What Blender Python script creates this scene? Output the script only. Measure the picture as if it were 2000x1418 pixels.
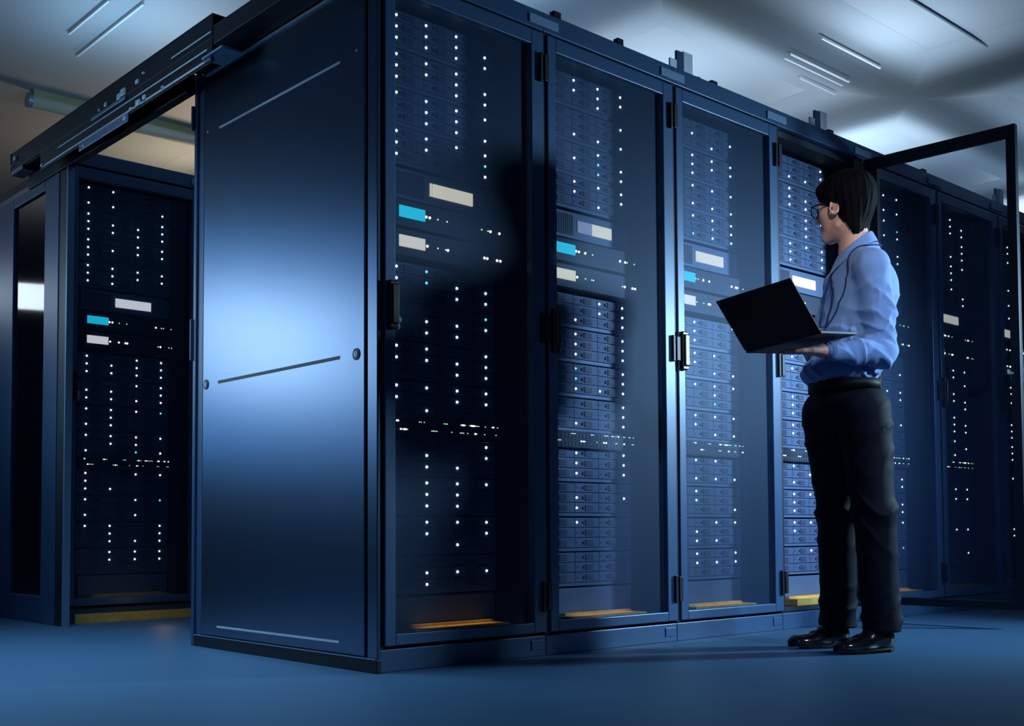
import bpy, bmesh, math, random
import numpy as np
from mathutils import Vector, Matrix

for o in list(bpy.data.objects): bpy.data.objects.remove(o)
S = bpy.context.scene
COL = S.collection
PI = math.pi
rng = random.Random(7)

# ------------------------------------------------------------ camera
CP = np.array([-2.17889, -2.99073, 0.462145])
YAW, PIT, ROL, FPX, PX, PY = 0.839943, 0.0453943, -0.00432756, 2224.89, 967.31, 931.738
Fv = np.array([math.cos(YAW)*math.cos(PIT), math.sin(YAW)*math.cos(PIT), math.sin(PIT)])
_r = np.array([math.sin(YAW), -math.cos(YAW), 0.0]); _u = np.cross(_r, Fv)
Rv = math.cos(ROL)*_r + math.sin(ROL)*_u
Uv = np.cross(Rv, Fv)
cam_d = bpy.data.cameras.new('camera'); cam = bpy.data.objects.new('camera', cam_d); COL.objects.link(cam)
cam.matrix_world = Matrix(((Rv[0], Uv[0], -Fv[0], CP[0]), (Rv[1], Uv[1], -Fv[1], CP[1]), (Rv[2], Uv[2], -Fv[2], CP[2]), (0, 0, 0, 1)))
cam_d.sensor_width = 36; cam_d.lens = 36*FPX/2000
cam_d.shift_x = (1000-PX)/2000; cam_d.shift_y = (PY-709)/2000
cam_d.clip_start = .05; cam_d.clip_end = 100
S.camera = cam

# ------------------------------------------------------------ world, colour
w = bpy.data.worlds.new('world'); S.world = w; w.use_nodes = True
w.node_tree.nodes['Background'].inputs[0].default_value = (.10, .30, .75, 1)
w.node_tree.nodes['Background'].inputs[1].default_value = .02
S.view_settings.view_transform = 'Standard'; S.view_settings.look = 'None'
S.view_settings.gamma = 1; S.view_settings.exposure = 0.0
S.view_settings.use_curve_mapping = False

def area(name, loc, target, size, power, color, size_y=None, spread=None, shape=None):
    d = bpy.data.lights.new(name, 'AREA'); d.energy = power; d.color = color
    d.shape = shape or ('RECTANGLE' if size_y else 'DISK'); d.size = size
    if size_y: d.size_y = size_y
    if spread: d.spread = math.radians(spread)
    o = bpy.data.objects.new(name, d); COL.objects.link(o); o.location = loc
    o.rotation_euler = (Vector(target)-Vector(loc)).to_track_quat('-Z', 'Y').to_euler()
    return o
def point(name, loc, power, color, r=.1):
    d = bpy.data.lights.new(name, 'POINT'); d.energy = power; d.color = color; d.shadow_soft_size = r
    o = bpy.data.objects.new(name, d); COL.objects.link(o); o.location = loc; return o

COOL = (.36, .62, 1.0); MIDC = (.47, .77, 1.0); PALE = (.72, .88, 1.0); WARM = (1.0, .62, .25)
def spot(name, loc, target, power, color, ang, blend, r):
    d = bpy.data.lights.new(name, 'SPOT'); d.energy = power; d.color = color; d.spot_size = math.radians(ang); d.spot_blend = blend; d.shadow_soft_size = r
    o = bpy.data.objects.new(name, d); COL.objects.link(o); o.location = loc
    o.rotation_euler = (Vector(target)-Vector(loc)).to_track_quat('-Z', 'Y').to_euler(); return o
spot('key_lamp', (4.35, -2.42, 1.78), (1.55, 0, .70), 680, MIDC, 74, 1.0, .17)
spot('cabinet_fill_spot', (1.2, -5.2, 2.9), (2.35, 0, .55), 650, (.50, .66, 1.0), 34, 1.0, .30)  # added second light for the lower cabinets, belongs to no fixture
for i_ in range(5):
    area('cabinet_base_glow', (i_*.75+.40, .10, .20), (i_*.75+.40, .08, .10), .34, .07, WARM, size_y=.04, spread=70)  # added warm lights over the yellow trays, no fixture modelled
area('panel_lamp', (-2.4, 4.45, 1.86), (0, .6, 1.15), 1.1, 2.3, (.80, .93, .94), size_y=.75, spread=70)
area('panel_fill', (-2.7, 4.9, 1.9), (0, .6, 1.1), 2.6, 5, (.10, .42, .92), size_y=1.7, spread=80)
area('floor_wash', (-1.0, 1.1, 3.2), (-1.0, 1.0, 0), 1.4, 24, MIDC, spread=75)  # light added to brighten the floor, without a fixture
area('front_lamp', (-2.6, -4.6, 2.6), (1.6, 0, .9), 1.6, 8, COOL, size_y=1.2)
area('wall_strip_lamp', (-1.11, 6.0, 2.29), (-.045, 3.0, 1.68), 1.7, .4, PALE, size_y=.20, spread=50)
spot('man_fill_spot', (-.4, -2.7, 2.7), (1.66, -.60, 1.50), 150, (1.0, .90, .82), 22, .8, .15)  # added fill spot on the man, no such fixture in the room
# added area lights hovering above cabinet height, throwing bright pools on the ceiling
for i, (x, y, p, s, c) in enumerate([(3.80, .28, 9, .2, PALE), (5.3, 1.45, 20, 1.0, PALE), (3.2, 1.5, 13, 1.0, PALE), (1.4, 1.25, 9, .6, MIDC),
                                     (6.8, -.2, 30, .6, MIDC), (8.5, 1.4, 30, .6, PALE), (.5, 2.9, 8, .5, MIDC)]):
    area('ceiling_wash', (x, y, 2.62), (x, y, 3.3), s, p, c)
area('aisle_glow', (1.9, 4.9, 2.55), (1.2, 4.6, 3.3), .5, 10, (1.0, .74, .46))
area('left_glow', (-1.5, 6.5, 2.3), (-1.0, 6.6, 3.3), .6, 9, (1.0, .93, .82))
point('aisle_floor_glow', (.42, 2.40, .14), .12, WARM, .05)  # small warm light added for the yellow floor strip

# ------------------------------------------------------------ materials
def mat(name, col, rough=.5, metal=0.0, emit=None, es=0.0, bump=None, noise=None, coat=0, spec=.5, alpha=None, sheen=0):
    m = bpy.data.materials.new(name); m.use_nodes = True; nt = m.node_tree; b = nt.nodes['Principled BSDF']
    b.inputs['Base Color'].default_value = (*col, 1); b.inputs['Roughness'].default_value = rough
    b.inputs['Metallic'].default_value = metal; b.inputs['Specular IOR Level'].default_value = spec
    b.inputs['Coat Weight'].default_value = coat
    if sheen: b.inputs['Sheen Weight'].default_value = sheen
    if emit:
        b.inputs['Emission Color'].default_value = (*emit, 1); b.inputs['Emission Strength'].default_value = es
        m.cycles.emission_sampling = 'NONE'
    tc = None
    if noise or bump:
        tc = nt.nodes.new('ShaderNodeTexCoord')
    if noise:      # (scale, amount)
        n = nt.nodes.new('ShaderNodeTexNoise'); n.inputs['Scale'].default_value = noise[0]; n.inputs['Detail'].default_value = 4
        nt.links.new(tc.outputs['Object'], n.inputs['Vector'])
        mx = nt.nodes.new('ShaderNodeMix'); mx.data_type = 'RGBA'
        mx.inputs[6].default_value = (*[c*(1-noise[1]) for c in col], 1); mx.inputs[7].default_value = (*[min(1, c*(1+noise[1])) for c in col], 1)
        nt.links.new(n.outputs['Fac'], mx.inputs[0]); nt.links.new(mx.outputs[2], b.inputs['Base Color'])
    if bump:       # (scale, strength)
        n2 = nt.nodes.new('ShaderNodeTexNoise'); n2.inputs['Scale'].default_value = bump[0]; n2.inputs['Detail'].default_value = 3
        nt.links.new(tc.outputs['Object'], n2.inputs['Vector'])
        bp_ = nt.nodes.new('ShaderNodeBump'); bp_.inputs['Strength'].default_value = bump[1]; bp_.inputs['Distance'].default_value = .01
        nt.links.new(n2.outputs['Fac'], bp_.inputs['Height']); nt.links.new(bp_.outputs['Normal'], b.inputs['Normal'])
    if alpha is not None:
        out = nt.nodes['Material Output']; tr = nt.nodes.new('ShaderNodeBsdfTransparent'); ms = nt.nodes.new('ShaderNodeMixShader')
        tr.inputs[0].default_value = (.93, .96, 1, 1)
        ms.inputs[0].default_value = alpha; nt.links.new(tr.outputs[0], ms.inputs[1]); nt.links.new(b.outputs[0], ms.inputs[2])
        nt.links.new(ms.outputs[0], out.inputs['Surface'])
    return m

M = dict(
 paint=mat('navy_satin_paint', (.034, .092, .20), .38, .15, noise=(3, .12)),
 paint2=mat('side_panel_paint', (.125, .185, .275), .28, .95, noise=(2, .08)),
 dark=mat('black_metal', (.006, .010, .020), .45, .3),
 inner=mat('rack_interior', (.006, .014, .030), .6),
 server=mat('server_bezel', (.12, .185, .33), .45, .2, noise=(12, .12)),
 tray=mat('drive_tray_face', (.095, .15, .29), .5, .2, noise=(20, .15)),
 latch=mat('drive_latch', (.05, .07, .16), .5),
 chassis=mat('server_chassis', (.03, .04, .07), .5, .5),
 mesh=mat('perforated_door_mesh', (.02, .065, .15), .55, .2, alpha=.24, noise=(180, .35)),
 meshclear=mat('fine_perforated_mesh', (.05, .09, .18), .55, .2, alpha=.10, noise=(180, .35)),
 glass=mat('sliding_door_glass', (.004, .010, .022), .06, 0, spec=.9, alpha=.88),
 led=mat('white_led', (.8, .9, .8), .5, emit=(.88, 1, .92), es=4.5),
 ledy=mat('warm_led', (.8, .8, .6), .5, emit=(1, .97, .72), es=4.0),
 ledc=mat('cyan_led', (.3, .8, .9), .5, emit=(.18, .75, .95), es=2.2),
 ledg=mat('green_led', (.5, .8, .5), .5, emit=(.62, .95, .66), es=1.7),
 ledoff=mat('unlit_led', (.05, .07, .18), .3),
 lcdw=mat('white_display', (.7, .68, .6), .6, emit=(.95, .86, .66), es=.95, noise=(240, .2)),
 lcdw2=mat('pale_display', (.7, .7, .75), .6, emit=(.92, .93, .95), es=1.0, noise=(240, .2)),
 lcdb=mat('grey_display', (.4, .42, .6), .6, emit=(.45, .5, .75), es=.5),
 lcdc=mat('cyan_display', (.05, .5, .65), .6, emit=(.01, .58, .80), es=1.2, noise=(240, .2)),
 silver=mat('brushed_aluminium', (.78, .88, .97), .45, .45),
 steel=mat('grey_blue_metal', (.20, .33, .50), .4, .4),
 plate=mat('name_plate', (.17, .27, .43), .5),
 trim=mat('ceiling_trim_white', (.62, .68, .75), .6),
 white=mat('white_plastic', (.75, .80, .85), .5),
 glow_yellow=mat('painted_warm_light', (.75, .50, .12), .5, .2, noise=(40, .4)),  # warm light put into the colour of tray and floor strip
 floor=mat('blue_vinyl_floor', (.038, .115, .225), .5, 0, noise=(1.3, .14), spec=.4),
 wall=mat('dim_wall', (.10, .14, .20), .8),
 tube=mat('lamp_diffuser', (.70, .72, .62), .5),
 tubecap=mat('lamp_body', (.30, .32, .20), .6),
 skin=mat('skin', (.80, .46, .35), .5, bump=(60, .06)),
 shirt=mat('light_blue_cotton', (.185, .35, .70), .8, sheen=.2, bump=(900, .15)),
 pants=mat('dark_trouser_cloth', (.004, .007, .014), .7, spec=.15),
 hair=mat('black_hair', (.0022, .002, .003), .8, bump=(90, .3), spec=.1),
 shoe=mat('polished_black_leather', (.010, .009, .012), .18, coat=.6),
 belt=mat('black_belt_leather', (.004, .004, .006), .6, spec=.2),
 plastic=mat('black_plastic', (.004, .005, .008), .35),
 lapmat=mat('laptop_shell', (.006, .010, .016), .55, .3),
 key=mat('laptop_keys', (.012, .014, .02), .6),
 screen=mat('laptop_screen', (.2, .3, .4), .3, emit=(.55, .75, 1), es=.8),
 lanyard=mat('navy_lanyard', (.008, .03, .13), .7),
 eye=mat('eye', (.75, .75, .75), .2), iris=mat('dark_iris', (.02, .01, .01), .2),
 lens=mat('spectacle_lens', (.3, .4, .5), .05, alpha=.12),
 beam=mat('ceiling_beam_paint', (.10, .14, .19), .8),
)

# ------------------------------------------------------------ mesh helpers
def bx(bm, x0, x1, y0, y1, z0, z1):
    v = [bm.verts.new(p) for p in ((x0,y0,z0),(x1,y0,z0),(x1,y1,z0),(x0,y1,z0),(x0,y0,z1),(x1,y0,z1),(x1,y1,z1),(x0,y1,z1))]
    for f in ((3,2,1,0),(4,5,6,7),(0,1,5,4),(1,2,6,5),(2,3,7,6),(3,0,4,7)): bm.faces.new([v[i] for i in f])
def boxes(*L):
    bm = bmesh.new()
    for b in L: bx(bm, *b)
    return bm
def cyl(bm, a, b, r0, r1=None, n=16, caps=True):
    a = Vector(a); b = Vector(b); r1 = r0 if r1 is None else r1
    d = (b-a).normalized(); s = d.orthogonal().normalized(); t = d.cross(s)
    A = [bm.verts.new(a+(s*math.cos(k*2*PI/n)+t*math.sin(k*2*PI/n))*r0) for k in range(n)]
    B = [bm.verts.new(b+(s*math.cos(k*2*PI/n)+t*math.sin(k*2*PI/n))*r1) for k in range(n)]
    for k in range(n): bm.faces.new((A[k], A[(k+1) % n], B[(k+1) % n], B[k]))
    if caps: bm.faces.new(A[::-1]); bm.faces.new(B)
def tube(bm, pts, r, n=8, flat=None):
    pts = [Vector(p) for p in pts]; rings = []
    up = Vector((0, 0, 1)); prev = None
    for i, p in enumerate(pts):
        d = (pts[min(i+1, len(pts)-1)]-pts[max(i-1, 0)]).normalized()
        s = (d.cross(up) if prev is None else prev - d*prev.dot(d))
        if s.length < 1e-4: s = d.orthogonal()
        s.normalize(); t = d.cross(s); prev = s
        a, b = (flat if flat else (r, r))
        rings.append([bm.verts.new(p+s*math.cos(k*2*PI/n)*a+t*math.sin(k*2*PI/n)*b) for k in range(n)])
    for A, B in zip(rings, rings[1:]):
        for k in range(n): bm.faces.new((A[k], A[(k+1) % n], B[(k+1) % n], B[k]))
    bm.faces.new(rings[0][::-1]); bm.faces.new(rings[-1])
def obj(name, bm, m, parent=None, bev=0, smooth=False, loc=None):
    if isinstance(bm, bpy.types.Mesh): me = bm
    else:
        bmesh.ops.recalc_face_normals(bm, faces=bm.faces)
        me = bpy.data.meshes.new(name); bm.to_mesh(me); bm.free()
    if m and not me.materials: me.materials.append(m)
    if smooth:
        for p in me.polygons: p.use_smooth = True
    o = bpy.data.objects.new(name, me); COL.objects.link(o)
    if parent: o.parent = parent
    if bev:
        b = o.modifiers.new('bevel', 'BEVEL'); b.width = bev; b.segments = 2; b.limit_method = 'ANGLE'
    if loc: o.location = loc
    return o
def tag(o, label=None, cat=None, group=None, kind=None):
    if label: o['label'] = label
    if cat: o['category'] = cat
    if group: o['group'] = group
    if kind: o['kind'] = kind
    return o
def empty(name, loc, label=None, cat=None, group=None, rz=0):
    o = bpy.data.objects.new(name, None); COL.objects.link(o); o.location = loc; o.rotation_euler = (0, 0, rz)
    o.empty_display_size = .05
    return tag(o, label, cat, group)
def copy_tree(o, parent=None):
    c = o.copy(); COL.objects.link(c)
    if parent: c.parent = parent
    for ch in list(o.children): copy_tree(ch, c)
    return c

# ------------------------------------------------------------ the room
CH = 3.3
f = obj('floor', boxes((-9, 16, -9, 13, -.1, 0)), M['floor']); tag(f, kind='structure')
# ceiling: broad pale satin panels
mc = bpy.data.materials.new('ceiling_panels'); mc.use_nodes = True; nt = mc.node_tree; b = nt.nodes['Principled BSDF']
b.inputs['Roughness'].default_value = .55
b.inputs['Base Color'].default_value = (.33, .39, .46, 1)
c = obj('ceiling', boxes((-9, 16, -9, 13, CH, CH+.1)), mc); tag(c, kind='structure')
for nm, b_ in (('wall_back', (-9, 16, 12.9, 13, 0, CH)), ('wall_front', (-9, 16, -9.0, -8.9, 0, CH)),
               ('wall_left', (-9, -8.9, -8.9, 12.9, 0, CH)), ('wall_right', (15.9, 16, -8.9, 12.9, 0, CH))):
    tag(obj(nm, boxes(b_), M['wall']), kind='structure')
# shallow bell-profile bands below the ceiling, vertex colour darkening toward the middle
mb = bpy.data.materials.new('soft_band_tone'); mb.use_nodes = True; nt = mb.node_tree; b = nt.nodes['Principled BSDF']; b.inputs['Roughness'].default_value = .8
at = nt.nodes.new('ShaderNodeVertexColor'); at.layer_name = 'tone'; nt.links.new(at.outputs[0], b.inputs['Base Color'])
def soft_band(name, axis, c0, a0, a1, wd=.30, dp=.04, z=CH-.0006, tone=(.04, .06, .085)):
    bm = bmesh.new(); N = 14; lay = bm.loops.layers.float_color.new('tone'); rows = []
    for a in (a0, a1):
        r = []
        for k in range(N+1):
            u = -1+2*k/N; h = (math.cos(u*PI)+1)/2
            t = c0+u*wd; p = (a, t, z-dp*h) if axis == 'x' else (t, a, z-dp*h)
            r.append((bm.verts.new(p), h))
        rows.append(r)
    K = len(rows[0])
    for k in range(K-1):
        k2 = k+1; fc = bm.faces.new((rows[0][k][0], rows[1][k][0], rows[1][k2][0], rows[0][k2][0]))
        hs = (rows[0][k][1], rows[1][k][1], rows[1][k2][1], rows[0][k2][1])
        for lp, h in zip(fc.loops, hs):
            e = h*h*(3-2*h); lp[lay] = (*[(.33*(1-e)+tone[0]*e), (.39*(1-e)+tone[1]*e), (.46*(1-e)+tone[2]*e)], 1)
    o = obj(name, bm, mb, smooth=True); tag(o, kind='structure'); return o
soft_band('trim_1', 'x', .66, -2, 15, .42)
soft_band('trim_2', 'y', 4.75, -4, 6, .55)
soft_band('trim_3', 'y', 2.25, -4, 6, .5, tone=(.14, .19, .26))
soft_band('trim_4', 'y', 7.4, -4, 6, .35)
k = 5
for nm, b_ in (('x', (1.9, 15, -.030, -.018, CH-.012, CH-.001)),):
    tag(obj('trim_%d' % k, boxes(b_), M['beam']), kind='structure'); k += 1
for a in ((3.46, 4.10, .494), (3.51, 4.15, .735), (3.60, 4.24, .835), (3.93, 4.34, .945)):
    tag(obj('trim_%d' % k, boxes((a[0], a[1], a[2], a[2]+.009, CH-.062 if a[2] < .8 else CH-.03, CH-.052 if a[2] < .8 else CH-.02)), M['trim']), kind='structure'); k += 1
for x, y0, y1 in ((.26, 2.80, 3.35), (.415, 2.72, 3.62)):
    tag(obj('trim_%d' % k, boxes((x, x+.012, y0, y1, CH-.022, CH-.010)), M['trim']), kind='structure'); k += 1
# tube lamp under the ceiling
t = empty('ceiling_light', (.42, 4.36, CH), 'long unlit tube lamp on the ceiling beyond the sliding door rail', 'ceiling light')
bm = bmesh.new(); cyl(bm, (0, 0, -.075), (4.2, 0, -.075), .042, n=20); obj('diffuser', bm, M['tube'], t, smooth=True)
obj('lamp_body', boxes((0, 4.2, -.035, .035, -.05, 0)), M['tubecap'], t, bev=.006)
bm = bmesh.new(); cyl(bm, (-.03, 0, -.075), (0, 0, -.075), .046, n=20); obj('end_cap', bm, M['steel'], t)

# ------------------------------------------------------------ cabinets
W, D, ZP, ZT, ZH = .75, 1.2264, .0772, 2.3165, 2.392
ORD = ['nearest to the camera at the row corner', 'second from the near corner, showing the man\'s dark shadow', 'third from the near corner, left of the laptop',
       'behind the man, its mesh door swung open', 'right of the man, seen past his back', 'second to the right of the man', 'at the far right edge behind the open door frame']
SHORT = ['the near corner cabinet', 'the second cabinet of the row', 'the third cabinet of the row', 'the open cabinet behind the man',
         'the cabinet right of the man', 'the sixth cabinet of the row', 'the cabinet at the far right']

def door_parts(root, meshmat, lever=False):
    """door built with its hinge axis at local (0,0): it extends to -X, front face toward -Y"""
    x0, x1 = -.737, -.008
    d = obj('door', boxes((x0, x0+.043, -.012, .022, ZP+.008, ZT-.010), (x1-.062, x1, -.012, .022, ZP+.008, ZT-.010),
                          (x0+.043, x1-.062, -.012, .022, ZP+.008, ZP+.045), (x0+.043, x1-.062, -.012, .022, ZT-.065, ZT-.010)), M['paint'], root, bev=.003)
    obj('mesh_panel', boxes((x0+.041, x1-.060, .010, .0115, ZP+.043, ZT-.063)), meshmat, d)
    h = obj('handle', boxes((x0+.004, x0+.042, -.032, -.012, 1.115, 1.275), (x0+.008, x0+.038, -.042, -.030, 1.13, 1.262)), M['plastic'], d, bev=.005)
    bm = bmesh.new(); cyl(bm, (x0+.052, -.020, 1.150), (x0+.052, -.012, 1.150), .010, n=16); cyl(bm, (x0+.052, -.026, 1.150), (x0+.052, -.020, 1.150), .005, n=12)
    cyl(bm, (x0+.052, -.018, 1.128), (x0+.052, -.012, 1.128), .006, n=12); bx(bm, x0+.046, x0+.058, -.014, -.011, 1.118, 1.165)
    obj('key_lock', bm, M['steel'], d)
    return d

def make_rack():
    r = empty('server_cabinet', (0, 0, 0))
    obj('cabinet_body', boxes((.006, .022, .026, D, ZP, ZT), (W-.022, W-.006, .026, D, ZP, ZT), (.022, W-.022, .026, D, ZT-.03, ZT), (.022, W-.022, D-.02, D, ZP, ZT-.03),
                        (.022, W-.022, .026, D, ZP, ZP+.020)), M['inner'], r)
    obj('front_post', boxes((.001, .012, -.004, .03, ZP, ZT)), M['dark'], r)
    obj('front_post', boxes((W-.012, W-.001, -.004, .03, ZP, ZT)), M['dark'], r)
    obj('mounting_rail', boxes((.024, .132, .145, .20, ZP+.02, ZT-.03)), M['inner'], r)
    obj('mounting_rail', boxes((.620, W-.024, .145, .20, ZP+.02, ZT-.03)), M['inner'], r)
    obj('plinth', boxes((.001, W-.001, .002, D-.02, 0, ZP-.004)), M['paint'], r, bev=.003)
    obj('plinth_clip', boxes((W-.075, W-.012, -.002, .002, .022, .058)), M['paint'], r, bev=.0015)
    obj('header', boxes((.0005, W-.0005, -.004, .30, ZT+.004, ZH)), M['paint'], r, bev=.002)
    obj('roof_panel', boxes((.0005, W-.0005, .302, D, ZT+.004, ZH-.03)), M['dark'], r)
    for z in (.161, 1.146, 2.117):
        obj('hinge', boxes((W-.036, W-.022, -.026, -.013, z, z+.108), (W-.018, W+.004, -.030, -.013, z+.004, z+.104)), M['dark'], r, bev=.002)
    obj('name_plate', boxes((W-.075, W+.075, -.010, -.0042, ZT+.018, ZT+.052)), M['plate'], r, bev=.001)
    obj('painted_glow_tray', boxes((.17, .60, .035, .128, ZP+.021, ZP+.050), (.20, .58, .10, .128, ZP+.050, ZP+.058)), M['glow_yellow'], r)  # warm light on the cabinet floor, coloured in as a yellow tray
    return r

# storage server, 3U, twelve drive trays
LX = [.163, .295, .434, .572]; LZ = [.118, .078, .038]     # light positions from the unit's own base
SEG = [(.137, .283), (.286, .421), (.424, .560), (.563, .613)]
led_me = None
def led_bm(s=.0042):
    bm = bmesh.new(); cyl(bm, (0, 0, 0), (0, -.003, 0), s, s*.8, n=8); return bm
LEDM = {}
for kx, mm in (('w', 'led'), ('c', 'ledc'), ('o', 'ledoff'), ('y', 'ledy'), ('g', 'ledg')):
    me = bpy.data.meshes.new('indicator_light'); bm = led_bm(.0050 if kx in 'wcy' else (.0018 if kx == 'o' else .0030)); bmesh.ops.recalc_face_normals(bm, faces=bm.faces); bm.to_mesh(me); bm.free()
    me.materials.append(M[mm]); LEDM[kx] = me
TRAYM = []
for (a, b_) in SEG:
    bm = bmesh.new(); wd = b_-a
    bx(bm, 0, wd, .0, .006, -.0175, .0175)
    me = bpy.data.meshes.new('drive_tray'); bm.to_mesh(me); bm.free(); me.materials.append(M['tray']); TRAYM.append(me)
LATM = bpy.data.meshes.new('tray_latch'); bm = boxes((.030, .072, -.003, 0, -.011, .011)); cyl(bm, (.020, .0005, 0), (.020, -.004, 0), .006, n=10)
bmesh.ops.recalc_face_normals(bm, faces=bm.faces); bm.to_mesh(LATM); bm.free(); LATM.materials.append(M['latch'])
CHM = bpy.data.meshes.new('chassis'); bm = boxes((.134, .617, 0.004, .62, .006, .134), (.120, .1345, .003, .007, .010, .129), (.6165, .6195, .003, .007, .010, .129)); bm.to_mesh(CHM); bm.free(); CHM.materials.append(M['server'])
def linkdata(name, me, parent, loc):
    o = bpy.data.objects.new(name, me); COL.objects.link(o); o.parent = parent; o.location = loc; return o
def make_server():
    r = empty('storage_server', (0, 0, 0))
    linkdata('chassis', CHM, r, (0, .130, 0))
    for c_ in range(4):
        for q in range(3):
            t_ = linkdata('drive_tray', TRAYM[c_], r, (SEG[c_][0], .1275, LZ[q]))
            if c_ < 3: linkdata('tray_latch', LATM, t_, (0.028, 0, 0))
    return r
proto_server = make_server()
GROUPTOP = [2.250, 2.112, 1.976, 1.841, 1.367, 1.230, 1.093, .956, .759, .623, .486, .350]
LIT = {0: {0: [2.25,2.21,2.17,2.112,2.072,2.033,1.976,1.841,1.802,1.762,1.369,1.328,1.094,1.054,.956,.917],
           1: [2.25,2.208,2.17,2.114,2.072,1.976,1.937,1.897,1.84,1.801,1.368,1.327,1.19,1.151,1.094,1.053,.957,.877,.719,.68,.624,.583,.544,.487,.446,.311,.271],
           2: [2.25,2.209,2.17,2.114,2.074,2.033,1.975,1.935,1.896,1.84,1.326,1.287,1.189,1.15,1.052,1.013,.957,.914,.681,.623,.582,.544,.485,.407,.31],
           3: [2.208,2.17,2.074,2.034,1.977,1.896,1.84,1.8,1.76,1.326,1.287,1.231,1.189,1.091,1.051,1.013,.955,.915,.76,.718,.623,.485,.445,.309]},
       1: {0: [], 1: [2.25,2.21,2.035,1.935,1.839,1.8,1.287,1.229,1.188,1.149,1.092,1.051,1.011,.874,.758,.717,.678,.581,.541,.485],
           2: [2.25,2.21,2.17,2.032,1.975,1.935,1.895,1.838,1.758,1.366,1.324,1.011],
           3: [2.25,2.209,2.111,2.031,1.933,1.894,1.836,1.796,1.364,1.323,1.283,1.226,1.184,1.146,1.089,1.048,1.008,.952,.911,.872,.757,.714,.676,.58]}}
CYAN = {(0, 3, 1.8), (0, 1, 1.369), (0, 1, 1.327), (0, 3, 1.231), (1, 2, 1.935), (1, 2, 1.895), (1, 1, 1.051), (1, 1, 1.092)}
RANK = ['topmost', 'second from the top', 'third from the top', 'fourth from the top', 'fifth from the top', 'sixth from the top', 'seventh from the top', 'eighth from the top',
        'fourth from the bottom', 'third from the bottom', 'second from the bottom', 'bottom-most']
def fill(ri, org, short, dens=.62, fine=True):
    ox, oy = org
    for gi, zt in enumerate(GROUPTOP):
        s = copy_tree(proto_server)
        s.location = (ox, oy, zt-.118)
        tag(s, 'drive server, %s in %s' % (RANK[gi], short), 'server', 'drive servers in %s' % short)
        trays = [c_ for c_ in s.children if c_.name.startswith('drive_tray')]
        trays.sort(key=lambda o: (round(o.location.x, 3), -o.location.z))
        for ci in range(4):
            for q in range(3):
                z = zt-.040*q
                if ri in LIT: on = any(abs(z-v) < .012 for v in LIT[ri][ci])
                else: on = rng.random() < (dens if gi < 8 else dens*.8) and not (gi == 11 and q == 2)
                kx = 'w' if on else 'o'
                if on and any(r_ == ri and c2 == ci and abs(z-v) < .01 for r_, c2, v in CYAN): kx = 'c'
                elif on and rng.random() < .25: kx = 'y'
                elif on and ri not in LIT and rng.random() < .05: kx = 'c'
                if on or ri <= 4:
                    tr = trays[ci*3+q]
                    linkdata('indicator_light', LEDM[kx], tr, (LX[ci]-SEG[ci][0], -.0002, 0))
    # controller with a wide display
    c_ = empty('controller_unit', (ox, oy, 1.610), 'flat unit with a wide pale display, in %s' % short, 'server', 'display units')
    obj('chassis', boxes((.134, .617, .130, .62, 0, .106)), M['server'], c_, bev=.002)
    obj('vent_strip', boxes(*[(.15+.012*i, .158+.012*i, .1285, .131, .012, .094) for i in range(12)]), M['latch'], c_)
    if ri == 0:
        dsp = obj('display', boxes((.3255, .511, .126, .131, .030, .076)), M['lcdw'], c_); obj('display_edge', boxes((.3125, .3205, .126, .131, .030, .076)), M['lcdw'], dsp)
    elif ri == 1:
        dsp = obj('display', boxes((.396, .511, .126, .131, .030, .076)), M['lcdw'], c_); obj('display_edge', boxes((.314, .395, .126, .131, .030, .076)), M['lcdb'], dsp)
    else: obj('display', boxes((.314, .511, .126, .131, .030, .076)), M['lcdw2' if ri > 6 else 'lcdw'], c_)
    # two switches
    for si, (z0, cm, nm) in enumerate(((1.502, 'lcdc', 'cyan'), (1.400, 'lcdw2' if ri > 6 or ri == 2 else 'lcdw', 'white'))):
        s = empty('network_switch', (ox, oy, z0), 'network switch with small %s display in %s' % (nm, short), 'network switch', 'network switches')
        obj('chassis', boxes((.1345, .617, .095, .55, 0, .092)), M['chassis'], s, bev=.002)
        obj('display', boxes((.150, .262, .091, .096, .030, .070)), M[cm], s)
        xs = ((.268, .284, .320, .362, .525, .556, .568, .612), (.273, .320, .356, .366, .538, .552, .600, .616))[si]
        for x in xs: linkdata('port_light', LEDM['y' if rng.random() < .5 else 'g'], s, (x, .0945, .048))
    bp_ = empty('blanking_panel', (ox, oy, .105), 'plain blanking plate under the lowest server in %s' % short, 'blanking panel', 'blanking panels')
    obj('plate', boxes((.134, .617, .134, .142, .0, .124)), M['server'], bp_, bev=.001)
    for x_ in (.150, .600):
        bm = bmesh.new(); cyl(bm, (x_, .1345, .062), (x_, .131, .062), .005, n=10); obj('screw', bm, M['latch'], bp_)
    # patch panel with two rows of tiny lights
    p = empty('patch_panel', (ox, oy, .775), 'patch panel with dotted rows of green lights in %s' % short, 'patch panel', 'patch panels')
    obj('chassis', boxes((.1345, .617, .105, .50, .001, .067)), M['chassis'], p, bev=.002)
    obj('port_row', boxes(*[(.150+.02*i, .164+.02*i, .1035, .106, z_, z_+.014) for i in range(24) for z_ in (.010, .042)]), M['latch'], p)
    for row, zz, xs in ((0, .0565, (.148,.153,.245,.252,.259,.266,.355,.362,.369,.432,.439,.446,.453,.474,.481,.488,.495,.502,.509,.516,.548,.555,.580,.587,.608)),
                        (1, .0285, (.165,.172,.179,.186,.193,.300,.307,.314,.322,.390,.430,.437,.444,.464,.500,.507,.545,.552,.600,.607))):
        for x in xs:
            if fine and rng.random() < .92: linkdata('port_light', LEDM['y' if x < .155 or rng.random() < .2 else 'g'], p, (x, .105, zz)).scale = (.66, 1, .66)

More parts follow.
